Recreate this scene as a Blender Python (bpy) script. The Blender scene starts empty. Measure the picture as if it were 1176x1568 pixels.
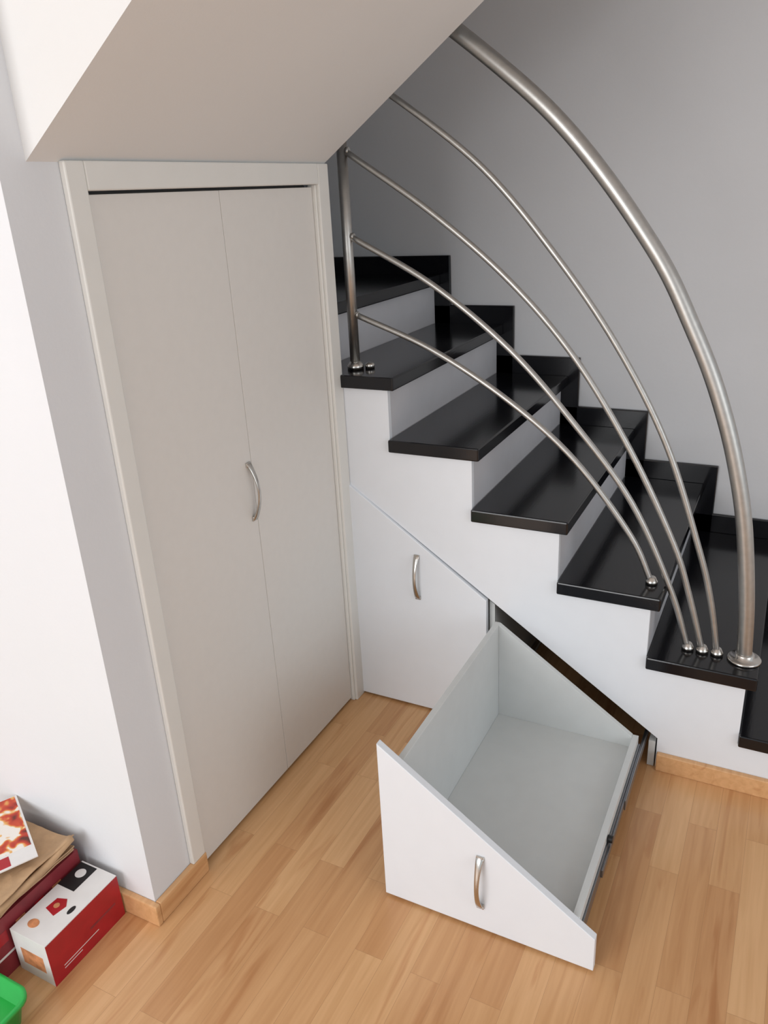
import bpy, bmesh, math
from mathutils import Vector, Matrix, noise
sc=bpy.context.scene
sc.view_settings.view_transform='Standard'
# ------------------------------------------------------------ materials
def lin(c):
    return tuple(((v/255)/12.92 if v/255<=.04045 else ((v/255+.055)/1.055)**2.4) for v in c)+(1,)
def mat(name,rgb,rough=.5,metal=0,nscale=0,namt=.06,bump=0,bscale=200,spec=None,stretch=None,coat=0):
    m=bpy.data.materials.new(name);m.use_nodes=True;nt=m.node_tree;b=nt.nodes['Principled BSDF']
    b.inputs['Base Color'].default_value=lin(rgb);b.inputs['Roughness'].default_value=rough;b.inputs['Metallic'].default_value=metal
    if spec is not None:b.inputs['Specular IOR Level'].default_value=spec
    if coat:b.inputs['Coat Weight'].default_value=coat
    tc=nt.nodes.new('ShaderNodeTexCoord');mp=nt.nodes.new('ShaderNodeMapping')
    nt.links.new(tc.outputs['Object'],mp.inputs[0])
    if stretch:mp.inputs['Scale'].default_value=stretch
    if nscale:
        n=nt.nodes.new('ShaderNodeTexNoise');n.inputs['Scale'].default_value=nscale;n.inputs['Detail'].default_value=5
        nt.links.new(mp.outputs[0],n.inputs['Vector'])
        r=nt.nodes.new('ShaderNodeValToRGB');l=lin(rgb)
        r.color_ramp.elements[0].position=.3;r.color_ramp.elements[1].position=.7
        r.color_ramp.elements[0].color=tuple(v*(1-namt) for v in l[:3])+(1,)
        r.color_ramp.elements[1].color=tuple(min(1,v*(1+namt)) for v in l[:3])+(1,)
        nt.links.new(n.outputs['Fac'],r.inputs[0]);nt.links.new(r.outputs[0],b.inputs['Base Color'])
    if bump:
        n=nt.nodes.new('ShaderNodeTexNoise');n.inputs['Scale'].default_value=bscale;n.inputs['Detail'].default_value=3
        nt.links.new(mp.outputs[0],n.inputs['Vector'])
        bp=nt.nodes.new('ShaderNodeBump');bp.inputs['Strength'].default_value=bump;bp.inputs['Distance'].default_value=.002
        nt.links.new(n.outputs['Fac'],bp.inputs['Height']);nt.links.new(bp.outputs[0],b.inputs['Normal'])
    return m
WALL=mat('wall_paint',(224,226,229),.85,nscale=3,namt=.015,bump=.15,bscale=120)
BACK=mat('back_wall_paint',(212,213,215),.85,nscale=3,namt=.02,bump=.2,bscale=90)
SOFF=mat('soffit_paint',(226,226,225),.85,nscale=3,namt=.015,bump=.1)
DOORM=mat('door_laminate',(226,223,218),.42,nscale=40,namt=.01,bump=.06,bscale=350)
FRAME=mat('door_frame_laminate',(229,228,223),.35,nscale=20,namt=.01)
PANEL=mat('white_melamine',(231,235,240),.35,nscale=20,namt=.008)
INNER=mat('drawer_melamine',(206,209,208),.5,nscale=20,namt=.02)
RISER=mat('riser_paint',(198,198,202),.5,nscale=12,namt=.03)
BLACK=mat('black_lacquered_wood',(15,15,19),.15,nscale=30,namt=.25,bump=.04,bscale=25,stretch=(8,1,8))
STEEL=mat('brushed_steel',(184,182,178),.4,1,nscale=60,namt=.06)
CHROME=mat('satin_nickel',(200,196,190),.22,1,nscale=60,namt=.03)
ZINC=mat('drawer_slide_zinc',(140,142,146),.35,.9,nscale=60,namt=.05)
RUB=mat('black_plastic',(18,18,20),.4,nscale=60,namt=.1)
DARK=mat('gap_shade_color',(90,88,86),.8,nscale=20)  # dark color standing in for the shade in the gap above the leaves
def wood(name,planks,c1,c2,rough):
    m=bpy.data.materials.new(name);m.use_nodes=True;nt=m.node_tree;N=nt.nodes;K=nt.links;b=N['Principled BSDF']
    tc=N.new('ShaderNodeTexCoord')
    mp=N.new('ShaderNodeMapping');mp.inputs['Rotation'].default_value=(0,0,math.pi/2);mp.inputs['Location'].default_value=(.13,.02,0)
    K.new(tc.outputs['Object'],mp.inputs[0])
    if planks:
        br=N.new('ShaderNodeTexBrick');br.inputs['Scale'].default_value=1;br.inputs['Brick Width'].default_value=.50
        br.inputs['Row Height'].default_value=.068;br.inputs['Mortar Size'].default_value=.0003;br.inputs['Mortar Smooth'].default_value=.2
        br.offset=.37;br.offset_frequency=2;br.inputs['Color1'].default_value=lin(c1);br.inputs['Color2'].default_value=lin(c2)
        br.inputs['Mortar'].default_value=lin([v*.85 for v in c2]);K.new(mp.outputs[0],br.inputs['Vector']);base=br.outputs['Color']
    else:
        rg=N.new('ShaderNodeRGB');rg.outputs[0].default_value=lin(c1);base=rg.outputs[0]
    add=N.new('ShaderNodeVectorMath');add.operation='ADD'
    sc_=N.new('ShaderNodeVectorMath');sc_.operation='SCALE';sc_.inputs['Scale'].default_value=14
    K.new(base,sc_.inputs[0]);K.new(mp.outputs[0],add.inputs[0]);K.new(sc_.outputs[0],add.inputs[1])
    g=N.new('ShaderNodeMapping');g.inputs['Scale'].default_value=(2.2,40,40);K.new(add.outputs[0],g.inputs[0])
    n=N.new('ShaderNodeTexNoise');n.inputs['Scale'].default_value=1.6;n.inputs['Detail'].default_value=5;n.inputs['Distortion'].default_value=.5;K.new(g.outputs[0],n.inputs['Vector'])
    r=N.new('ShaderNodeValToRGB');r.color_ramp.elements[0].position=.3;r.color_ramp.elements[0].color=(.87,.80,.72,1);r.color_ramp.elements[1].position=.65;r.color_ramp.elements[1].color=(1.03,1.02,1.01,1)
    K.new(n.outputs['Fac'],r.inputs[0])
    mx=N.new('ShaderNodeMix');mx.data_type='RGBA';mx.blend_type='MULTIPLY';mx.inputs[0].default_value=.9
    K.new(base,mx.inputs[6]);K.new(r.outputs[0],mx.inputs[7])
    g2=N.new('ShaderNodeMapping');g2.inputs['Scale'].default_value=(1.6,13,13);K.new(add.outputs[0],g2.inputs[0])
    w=N.new('ShaderNodeTexNoise');w.inputs['Scale'].default_value=1.2;w.inputs['Detail'].default_value=3;w.inputs['Distortion'].default_value=1.5;K.new(g2.outputs[0],w.inputs['Vector'])
    r2=N.new('ShaderNodeValToRGB');r2.color_ramp.elements[0].position=.28;r2.color_ramp.elements[0].color=(.70,.52,.38,1);r2.color_ramp.elements[1].position=.43;r2.color_ramp.elements[1].color=(1,1,1,1)
    K.new(w.outputs['Fac'],r2.inputs[0])
    m2=N.new('ShaderNodeMix');m2.data_type='RGBA';m2.blend_type='MULTIPLY';m2.inputs[0].default_value=.6
    K.new(mx.outputs[2],m2.inputs[6]);K.new(r2.outputs[0],m2.inputs[7]);K.new(m2.outputs[2],b.inputs['Base Color'])
    b.inputs['Roughness'].default_value=rough
    return m
FLOOR=wood('beech_laminate',True,(222,178,130),(200,150,103),.28)
BASE=wood('beech_baseboard',False,(218,172,124),(0,0,0),.4)
# ------------------------------------------------------------ mesh builder
class B:
    def __init__(s): s.bm=bmesh.new();s.mats=[];s.smooth=[]
    def mi(s,m):
        if m not in s.mats:s.mats.append(m)
        return s.mats.index(m)
    def face(s,vs,m,sm=False):
        f=s.bm.faces.new(vs);f.material_index=s.mi(m);f.smooth=sm;return f
    def box(s,x0,x1,y0,y1,z0,z1,m):
        v=[s.bm.verts.new((x,y,z)) for x in(x0,x1) for y in(y0,y1) for z in(z0,z1)]
        for q in((0,1,3,2),(4,6,7,5),(0,4,5,1),(2,3,7,6),(0,2,6,4),(1,5,7,3)): s.face([v[i] for i in q],m)
        return s
    def prism(s,pts,y0,y1,m):   # polygon in x-z, extruded along y
        a=[s.bm.verts.new((x,y0,z)) for x,z in pts];b=[s.bm.verts.new((x,y1,z)) for x,z in pts];n=len(pts)
        s.face(a,m);s.face(b[::-1],m)
        for i in range(n): s.face([a[i],b[i],b[(i+1)%n],a[(i+1)%n]],m)
        return s
    def prismz(s,pts,z0,z1,m):
        a=[s.bm.verts.new((x,y,z0)) for x,y in pts];b=[s.bm.verts.new((x,y,z1)) for x,y in pts];n=len(pts)
        s.face(a[::-1],m);s.face(b,m)
        for i in range(n): s.face([a[i],a[(i+1)%n],b[(i+1)%n],b[i]],m)
        return s
    def sweep(s,path,prof,m,side=Vector((0,1,0)),sm=True,scale=None):
        path=[Vector(p) for p in path];rings=[]
        for i,p in enumerate(path):
            t=(path[min(i+1,len(path)-1)]-path[max(i-1,0)]).normalized();n=t.cross(side).normalized();w=side
            k=scale[i] if scale else (1,1)
            rings.append([s.bm.verts.new(p+w*a*k[0]+n*b*k[1]) for a,b in prof])
        for r0,r1 in zip(rings,rings[1:]):
            for j in range(len(prof)): s.face([r0[j],r0[(j+1)%len(prof)],r1[(j+1)%len(prof)],r1[j]],m,sm)
        s.face(rings[0][::-1],m);s.face(rings[-1],m);return s
    def tube(s,path,r,m,side=Vector((0,1,0)),n=20):
        return s.sweep(path,[(r*math.cos(2*math.pi*i/n),r*math.sin(2*math.pi*i/n)) for i in range(n)],m,side)
    def lathe(s,c,prof,m,n=32,axis='z'):
        rings=[]
        for r,h in prof:
            ring=[]
            for i in range(n):
                a=2*math.pi*i/n;o=(r*math.cos(a),r*math.sin(a),h) if axis=='z' else (h,r*math.cos(a),r*math.sin(a))
                ring.append(s.bm.verts.new((c[0]+o[0],c[1]+o[1],c[2]+o[2])))
            rings.append(ring)
        for r0,r1 in zip(rings,rings[1:]):
            for j in range(n): s.face([r0[j],r0[(j+1)%n],r1[(j+1)%n],r1[j]],m,True)
        s.face(rings[0][::-1],m);s.face(rings[-1],m);return s
    def make(s,name,parent=None,bevel=0,seg=2,xf=None):
        bmesh.ops.recalc_face_normals(s.bm,faces=s.bm.faces)
        if xf is not None: s.bm.transform(xf)
        me=bpy.data.meshes.new(name);s.bm.to_mesh(me);s.bm.free()
        for m in s.mats:me.materials.append(m)
        o=bpy.data.objects.new(name,me);bpy.context.collection.objects.link(o)
        if bevel:
            b=o.modifiers.new('bevel','BEVEL');b.width=bevel;b.segments=seg;b.limit_method='ANGLE';b.angle_limit=math.radians(40);b.harden_normals=False
        if parent:o.parent=parent
        return o
def empty(name):
    o=bpy.data.objects.new(name,None);bpy.context.collection.objects.link(o);return o
def spline(pts,n=8):
    P=[Vector(p) for p in pts];P=[2*P[0]-P[1]]+P+[2*P[-1]-P[-2]];out=[]
    for i in range(1,len(P)-2):
        for k in range(n):
            t=k/n;a,b,c,d=P[i-1:i+3]
            out.append(.5*((2*b)+(c-a)*t+(2*a-5*b+4*c-d)*t*t+(3*b-a-3*c+d)*t**3))
    out.append(P[-2]);return out
# ------------------------------------------------------------ dimensions
R=.18;T=.037;RUN=.2501;XF=1.1549;OV=.0253;D=.926;W=.9966;NS=-.015
xL=lambda i:XF-(i-1)*RUN
H=2.6
# ------------------------------------------------------------ room shell
B().box(-3,4,-4.6,D+.1,-.06,0,FLOOR).make('floor')
B().box(-3,4,-4.6,D+.1,H,H+.1,WALL).make('ceiling')
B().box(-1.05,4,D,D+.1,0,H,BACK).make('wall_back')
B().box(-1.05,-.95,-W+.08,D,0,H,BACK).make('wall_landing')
B().box(-3,-.08,-W,-W+.08,0,H,WALL).make('wall_left')
YL,YR,ZT=.830,.052,1.583
w=B();w.box(-.08,0,-W,-YL,0,H,WALL).box(-.08,0,-YL,-YR,ZT,H,WALL).box(-.08,0,-YR,-.001,0,H,WALL);w.make('wall_closet')
B().prism([(0.0,1.63),(1.406,H),(0.0,H)],-.94,-.001,SOFF).make('ceiling_stair_soffit')
# baseboards
B().box(-3,.015,-W-.015,-W,0,.06,BASE).make('baseboard_left',bevel=.003)
B().box(0,.015,-W,-YL+.002,0,.06,BASE).make('baseboard_closet',bevel=.003)
B().box(.955,2.2,-.016,0,0,.056,BASE).make('baseboard_stair',bevel=.003)
# ------------------------------------------------------------ closet door
f=B()
f.box(0,.014,-.8746,-YL,.06,1.632,FRAME)
f.box(0,.014,-YR,-.001,0,1.632,FRAME)
f.box(0,.014,-YL,-YR,ZT,1.632,FRAME)
f.box(-.02,.006,-YL,-YL+.008,0.0,ZT,FRAME).box(-.02,.006,-YR-.006,-YR,0.0,ZT,FRAME).box(-.078,-.03,-YL,-YR,ZT-.012,ZT,DARK)
f.make('trim_closet_door',bevel=.003)
door=empty('folding_closet_door')
B().box(-.026,-.004,-YL+.010,-.4425,.012,ZT-.006,DOORM).make('door_leaf_1',door,bevel=.0012)
B().box(-.026,-.004,-.4410,-YR-.008,.012,ZT-.006,DOORM).make('door_leaf_2',door,bevel=.0012)
def handle(b,L=.145,proj=.026):
    path=[];scl=[]
    for i in range(25):
        t=i/24;path.append((0,-proj*(math.sin(math.pi*t))**.75,(t-.5)*L))
        e=abs(2*t-1);scl.append((.85+.6*e**2,.9+.7*e**3))
    prof=[(.0065,-.0012),(.0045,.0028),(-.0045,.0028),(-.0065,-.0012),(-.0045,-.0026),(.0045,-.0026)]
    b.sweep(path,prof,CHROME,side=Vector((1,0,0)),scale=scl)
    for z in(-.5,.5): b.box(-.0085,.0085,-.005,0,z*(L-.008)-.006,z*(L-.008)+.006,CHROME)
    return b
rotX=Matrix.Translation((-.004,-.458,.882))@Matrix.Rotation(math.pi/2,4,'Z')
handle(B(),.150).make('door_handle',door,xf=rotX,bevel=.0006)
# ------------------------------------------------------------ staircase
st=empty('staircase')
pts=[(0.002,.752),(.002,6*R-T)]
for i in range(5,0,-1):
    x=xL(i);pts+= [(x,(i+1)*R-T),(x,i*R-T)]
pts+=[(XF+RUN,R-T),(XF+RUN,0.0),(.952,0.0),(.952,.098)]
B().prism(pts,0,.018,PANEL).make('side_panel',st,bevel=.0015)
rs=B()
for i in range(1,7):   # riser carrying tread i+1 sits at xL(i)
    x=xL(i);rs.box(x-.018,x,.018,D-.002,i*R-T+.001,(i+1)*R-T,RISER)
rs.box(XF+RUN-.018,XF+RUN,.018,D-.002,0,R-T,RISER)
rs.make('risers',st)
tr=B()
for i in range(1,7):
    x0=xL(i);x1=xL(i-1)+OV
    tr.box(x0-.0+.0005,x1,NS,D-.016,i*R-T,i*R,BLACK)
tr.box(-.948,xL(6)+OV,.004,D-.016,7*R-T,7*R,BLACK)
tr.make('treads',st,bevel=.004)
sk=B()
for i in range(1,8):
    xr=xL(i-1)+.0657;x0=xL(i)+.0657 if i<7 else -.948
    sk.box(x0-.12 if i<7 else x0,xr,D-.016,D-.001,max((i-1)*R-.06,0),i*R+.068,BLACK)
sk.make('wall_skirting',st,bevel=.003)
# carcass dividers behind the storage fronts
cz=lambda x:.765-.7075*x
c=B();c.prism([(.449,0.001),(.466,0.001),(.466,cz(.466)-.02),(.449,cz(.449)-.02)],.019,.75,INNER)
c.prism([(.930,0.001),(.948,0.001),(.948,.085),(.930,.085)],.001,.75,INNER)
c.make('cabinet_dividers',st)
# ------------------------------------------------------------ storage panel (closed)
pn=empty('storage_cabinet_door')
B().prism([(.006,.008),(.4495,.008),(.4495,cz(.4495)-.010),(.006,cz(.006)-.010)],-.009,.010,PANEL).make('front',pn,bevel=.0015)
handle(B(),.145).make('handle',pn,xf=Matrix.Translation((.231,-.009,.476)),bevel=.0006)
# ------------------------------------------------------------ open drawer
dr=empty('storage_drawer');YD=-.7121
B().prism([(.4534,.008),(.9443,.008),(.9443,.0975),(.4534,.4425)],YD,YD+.018,PANEL).make('front',dr,bevel=.0015)
handle(B(),.145).make('handle',dr,xf=Matrix.Translation((.6935,YD,.148)),bevel=.0006)
bx=B();y0=YD+.018;y1=-.045
bx.box(.490,.506,y0,y1,.055,.398,INNER)
bx.box(.892,.908,y0,y1,.055,.126,INNER)
bx.box(.506,.892,y0,y1-.016,.078,.094,INNER)
bx.prism([(.506,.055),(.892,.055),(.892,.128),(.506,.398)],y1-.016,y1,INNER)
bx.make('box',dr,bevel=.001)
sl=B()
for x in(.909,.4765):
    sl.box(x,x+.004,y0+.01,y1,.062,.100,ZINC).box(x+.004,x+.009,-.52,.12,.070,.092,ZINC).box(x+.009,x+.0125,-.28,.60,.066,.096,ZINC)
sl.lathe((.909,-.434,.108),[(.002,0),(.009,.0),(.009,.012),(.002,.012)],RUB,16,'x')
sl.make('slides',dr,bevel=.0008)
# ------------------------------------------------------------ railing
rl=empty('stair_railing');Y=.07
def P(l): return spline([(x,Y,z) for x,z in l])
hr=[(.22,1.99),(.3596,1.8911),(.5206,1.7625),(.6238,1.6653),(.7194,1.5557),(.808,1.4392),(.8736,1.3412),(.9342,1.2256),(.9850,1.1201),(1.0275,1.0114),(1.0610,.9059),(1.0915,.7833),(1.1121,.662),(1.130,.5157),(1.141,.361)]
b=B();b.tube(P(hr),.0195,STEEL,n=28)
b.lathe((1.141,Y,.3602),[(.042,0),(.042,.006),(.038,.009),(.024,.010),(.024,.02),(.021,.022),(.0196,.022)],CHROME)
b.make('handrail',rl)
bars=[[(.02,1.87),(.1942,1.7646),(.4154,1.5969),(.6016,1.3917),(.7639,1.1738),(.8989,.9337),(1.0007,.6616),(1.0434,.5174),(1.074,.361)],
[(.022,1.6654),(.272,1.5013),(.485,1.3297),(.6599,1.1403),(.8126,.908),(.936,.670),(.9862,.5338),(1.037,.361)],
[(.022,1.4507),(.2664,1.3216),(.4867,1.1553),(.6669,.9656),(.825,.7659),(.9430,.5280),(1.000,.361)],
[(.022,1.2396),(.2609,1.1469),(.488,1.0146),(.6707,.8667),(.8278,.6719),(.892,.541)]]
for k,l in enumerate(bars):
    b=B();b.tube(P(l),.0082,STEEL,n=16);x,z=l[-1]
    b.lathe((x,Y,z-.001),[(.016,0),(.016,.010),(.013,.013),(.010,.020),(.0083,.021)],CHROME,24)
    if k>0: b.lathe((l[0][0]+.008,Y,l[0][1]-.003),[(.006,0),(.0095,.002),(.0095,.008),(.008,.010)],STEEL,20,'x')
    b.make('bar_%d'%(k+1),rl)
b=B();b.tube([(.018,Y,1.081),(.018,Y,1.72)],.0145,STEEL,n=24)
b.lathe((.018,Y,1.0802),[(.024,0),(.024,.012),(.021,.016),(.0146,.024)],CHROME)
b.lathe((.055,Y+.02,1.0802),[(.014,0),(.014,.012),(.011,.016),(.004,.018)],CHROME,20)
b.make('newel_post',rl)
# ------------------------------------------------------------ boxes on the floor
RED=mat('red_print',(170,26,38),.4,nscale=25,namt=.12)
DRED=mat('dark_red_print',(132,42,50),.5,nscale=18,namt=.2)
WHT=mat('white_carton',(228,226,224),.5,nscale=25,namt=.03)
KRAFT=mat('kraft_paper',(190,156,120),.8,nscale=30,namt=.12,bump=.5,bscale=40)
INK=mat('black_print',(24,22,24),.5,nscale=30)
ORG=mat('orange_print',(208,140,96),.5,nscale=60,namt=.3)
GREEN=mat('green_plastic',(40,175,75),.3,nscale=30,namt=.05)
def photo_mat():
    m=mat('flyer_print',(200,60,30),.35);nt=m.node_tree;b=nt.nodes['Principled BSDF']
    tc=nt.nodes.new('ShaderNodeTexCoord')
    v=nt.nodes.new('ShaderNodeTexNoise');v.inputs['Scale'].default_value=30;v.inputs['Detail'].default_value=1.5;v.inputs['Distortion'].default_value=.3
    nt.links.new(tc.outputs['Object'],v.inputs['Vector'])
    r=nt.nodes.new('ShaderNodeValToRGB');cs=[(.3,(90,40,24)),(.38,(170,44,28)),(.47,(205,74,40)),(.53,(232,180,100)),(.56,(238,232,224))]
    for i,(p,c) in enumerate(cs):
        e=r.color_ramp.elements[i] if i<2 else r.color_ramp.elements.new(p)
        e.position=p;e.color=lin(c)
    nt.links.new(v.outputs['Fac'],r.inputs[0]);nt.links.new(r.outputs[0],b.inputs['Base Color'])
    return m
FLY=photo_mat()
def disc(b,cx,cy,z,r,m,n=20,h=.0006,sy=1): b.prismz([(cx+r*math.cos(2*math.pi*i/n),cy+sy*r*math.sin(2*math.pi*i/n)) for i in range(n)],z,z+h,m)
b=B()
X0,X1,Y0,Y1,Z=-.197,-.088,-1.222,-1.016,.119
b.box(X0,X1-.001,Y0,Y1,0,Z,WHT)
b.box(X1-.001,X1,Y0,Y1,0,Z-.002,RED)
b.box(X0,X0+.052,Y1-.075,Y1-.004,Z,Z+.0004,INK);disc(b,X0+.026,Y1-.03,Z+.0004,.013,WHT)
b.prismz([(-.168,-1.150),(-.135,-1.158),(-.128,-1.128),(-.142,-1.112),(-.165,-1.120)],Z,Z+.0006,RED)
disc(b,-.160,-1.190,Z,.014,ORG,sy=.8);disc(b,-.150,-1.135,Z+.0006,.007,ORG)
disc(b,-.110,-1.130,Z,.006,INK,sy=2)
b.box(X0+.02,X1-.02,Y0-.0004,Y0,.03,.075,ORG)
for k,z in enumerate((.022,.03)): b.box(X1,X1+.0004,Y0+.03,Y0+.03+.05*(k+1),z,z+.002,WHT)
b.box(X1,X1+.0004,Y0+.11,Y1-.02,.05,.056,DRED)
b.make('coffee_capsule_box',bevel=.0008)
b=B();b.box(-.44,-.206,-1.275,-1.016,0,.150,DRED).box(-.4405,-.2055,-1.2755,-1.0155,.05,.056,WHT)
b.box(-.43,-.216,-1.2755,-1.275,.07,.13,WHT)
for k in range(4): b.box(-.206,-.2055,-1.25+.05*k,-1.225+.05*k,.085,.115,ORG if k%2 else RED)
b.make('cardboard_box',bevel=.001)
# folded kraft bag: crumpled layers, each a thin closed sheet with a curled right lip
b=B()
def sheet(x0,x1,ya,yb,z0,th,amp,seed,lip):
    nx,ny=16,14;top=[];bot=[]
    for i in range(nx+1):
        rt=[];rb=[]
        for j in range(ny+1):
            u=i/nx;v=j/ny
            q=noise.noise(Vector((u*3.2+seed,v*3.0,seed*1.7)));q2=noise.noise(Vector((u*9+seed,v*8,seed)))
            x=x0+(x1-x0)*u+.006*noise.noise(Vector((v*4,seed,0)))*u;y=ya+(yb-ya)*v+.006*q2*(1 if 0<j<ny else .3)
            z=z0+amp*(.5+.8*q+.35*q2)*(.3+.7*math.sin(math.pi*min(max(v,.08),.92)))+lip*max(0,u-.75)**2*16*(.5+.6*v)
            z=max(z,z0)
            rt.append(b.bm.verts.new((x,y,z+th)));rb.append(b.bm.verts.new((x,y,z)))
        top.append(rt);bot.append(rb)
    for i in range(nx):
        for j in range(ny):
            b.face([top[i][j],top[i+1][j],top[i+1][j+1],top[i][j+1]],KRAFT);b.face([bot[i][j],bot[i][j+1],bot[i+1][j+1],bot[i+1][j]],KRAFT)
        b.face([top[i][0],bot[i][0],bot[i+1][0],top[i+1][0]],KRAFT);b.face([top[i][ny],top[i+1][ny],bot[i+1][ny],bot[i][ny]],KRAFT)
    for j in range(ny):
        b.face([top[0][j],top[0][j+1],bot[0][j+1],bot[0][j]],KRAFT);b.face([top[nx][j],bot[nx][j],bot[nx][j+1],top[nx][j+1]],KRAFT)
sheet(-.43,-.208,-1.262,-1.024,.1505,.004,.003,1.3,.004)
sheet(-.425,-.200,-1.255,-1.026,.159,.004,.005,4.1,.008)
sheet(-.43,-.204,-1.245,-1.022,.170,.003,.006,7.7,.010)
sheet(-.42,-.192,-1.240,-1.024,.182,.002,.010,2.9,.020)
b.tube(spline([(-.208,-1.250,.172),(-.199,-1.19,.182),(-.194,-1.11,.190),(-.196,-1.03,.202)],5),.009,KRAFT,side=Vector((1,0,0)),n=12)
b.make('folded_paper_bag',bevel=0)
b=B()
b.box(-.12,.12,-.085,.085,0,.003,WHT).box(-.118,.075,-.08,.08,.003,.0034,FLY).box(.082,.115,-.07,.03,.003,.0033,RED)
b.make('advertising_flyer',xf=Matrix.Translation((-.350,-1.13,.2195))@Matrix.Rotation(-.5,4,'Z'))
# green plastic crate
b=B()
def rr(x0,x1,y0,y1,r,n=6):
    o=[]
    for cx,cy,a0 in((x1-r,y1-r,0),(x0+r,y1-r,90),(x0+r,y0+r,180),(x1-r,y0+r,270)):
        for i in range(n+1):
            a=math.radians(a0+90*i/n);o.append((cx+r*math.cos(a),cy+r*math.sin(a)))
    return o
def loft(b,levels,m):
    rings=[[b.bm.verts.new((x,y,z)) for x,y in rr(x0,x1,y0,y1,r)] for x0,x1,y0,y1,r,z in levels]
    for a,c in zip(rings,rings[1:]):
        n=len(a)
        for j in range(n):b.face([a[j],a[(j+1)%n],c[(j+1)%n],c[j]],m,True)
    b.face(rings[0][::-1],m);b.face(rings[-1],m)
loft(b,[(-.30,-.085,-1.55,-1.30,.03,0),(-.31,-.075,-1.56,-1.29,.03,.06),(-.318,-.067,-1.568,-1.282,.034,.061),(-.318,-.067,-1.568,-1.282,.034,.07),(-.31,-.075,-1.56,-1.29,.03,.07),(-.302,-.083,-1.552,-1.298,.03,.02)],GREEN)
b.make('green_plastic_crate',bevel=.0)
# ------------------------------------------------------------ light
wd=bpy.data.worlds.new('world');sc.world=wd;wd.use_nodes=True
bg=wd.node_tree.nodes['Background'];bg.inputs[0].default_value=(.88,.945,1,1);bg.inputs[1].default_value=.76
def area(name,loc,target,sx,sy,p,col):
    l=bpy.data.lights.new(name,'AREA');l.shape='RECTANGLE';l.size=sx;l.size_y=sy;l.energy=p;l.color=col
    o=bpy.data.objects.new(name,l);bpy.context.collection.objects.link(o);o.location=loc
    o.rotation_euler=(Vector(target)-Vector(loc)).to_track_quat('-Z','Y').to_euler();return o
area('window_light',(-.5,-4.4,1.6),(.1,0,.8),2.2,1.9,76,(.985,.99,1))
area('side_fill_light',(3.9,-1.9,1.6),(0,-.6,1.2),1.8,1.6,20,(.96,.98,1))  # added fill lamp to lift the +X faces, not a known window
# ------------------------------------------------------------ camera
cd=bpy.data.cameras.new('camera');co=bpy.data.objects.new('camera',cd);bpy.context.collection.objects.link(co)
cd.sensor_fit='VERTICAL';cd.sensor_height=32;cd.lens=32*1206.1/1568;cd.clip_start=.05
yaw,pit,rol=.4917,.3833,-.0548
fw=Vector((-math.sin(yaw)*math.cos(pit),math.cos(yaw)*math.cos(pit),-math.sin(pit)));r=Vector((math.cos(yaw),math.sin(yaw),0));u=r.cross(fw)
r2=math.cos(rol)*r+math.sin(rol)*u;u2=-math.sin(rol)*r+math.cos(rol)*u
M=Matrix((r2,u2,-fw)).transposed().to_4x4();M.translation=Vector((1.156,-1.9285,1.5515));co.matrix_world=M
sc.camera=co
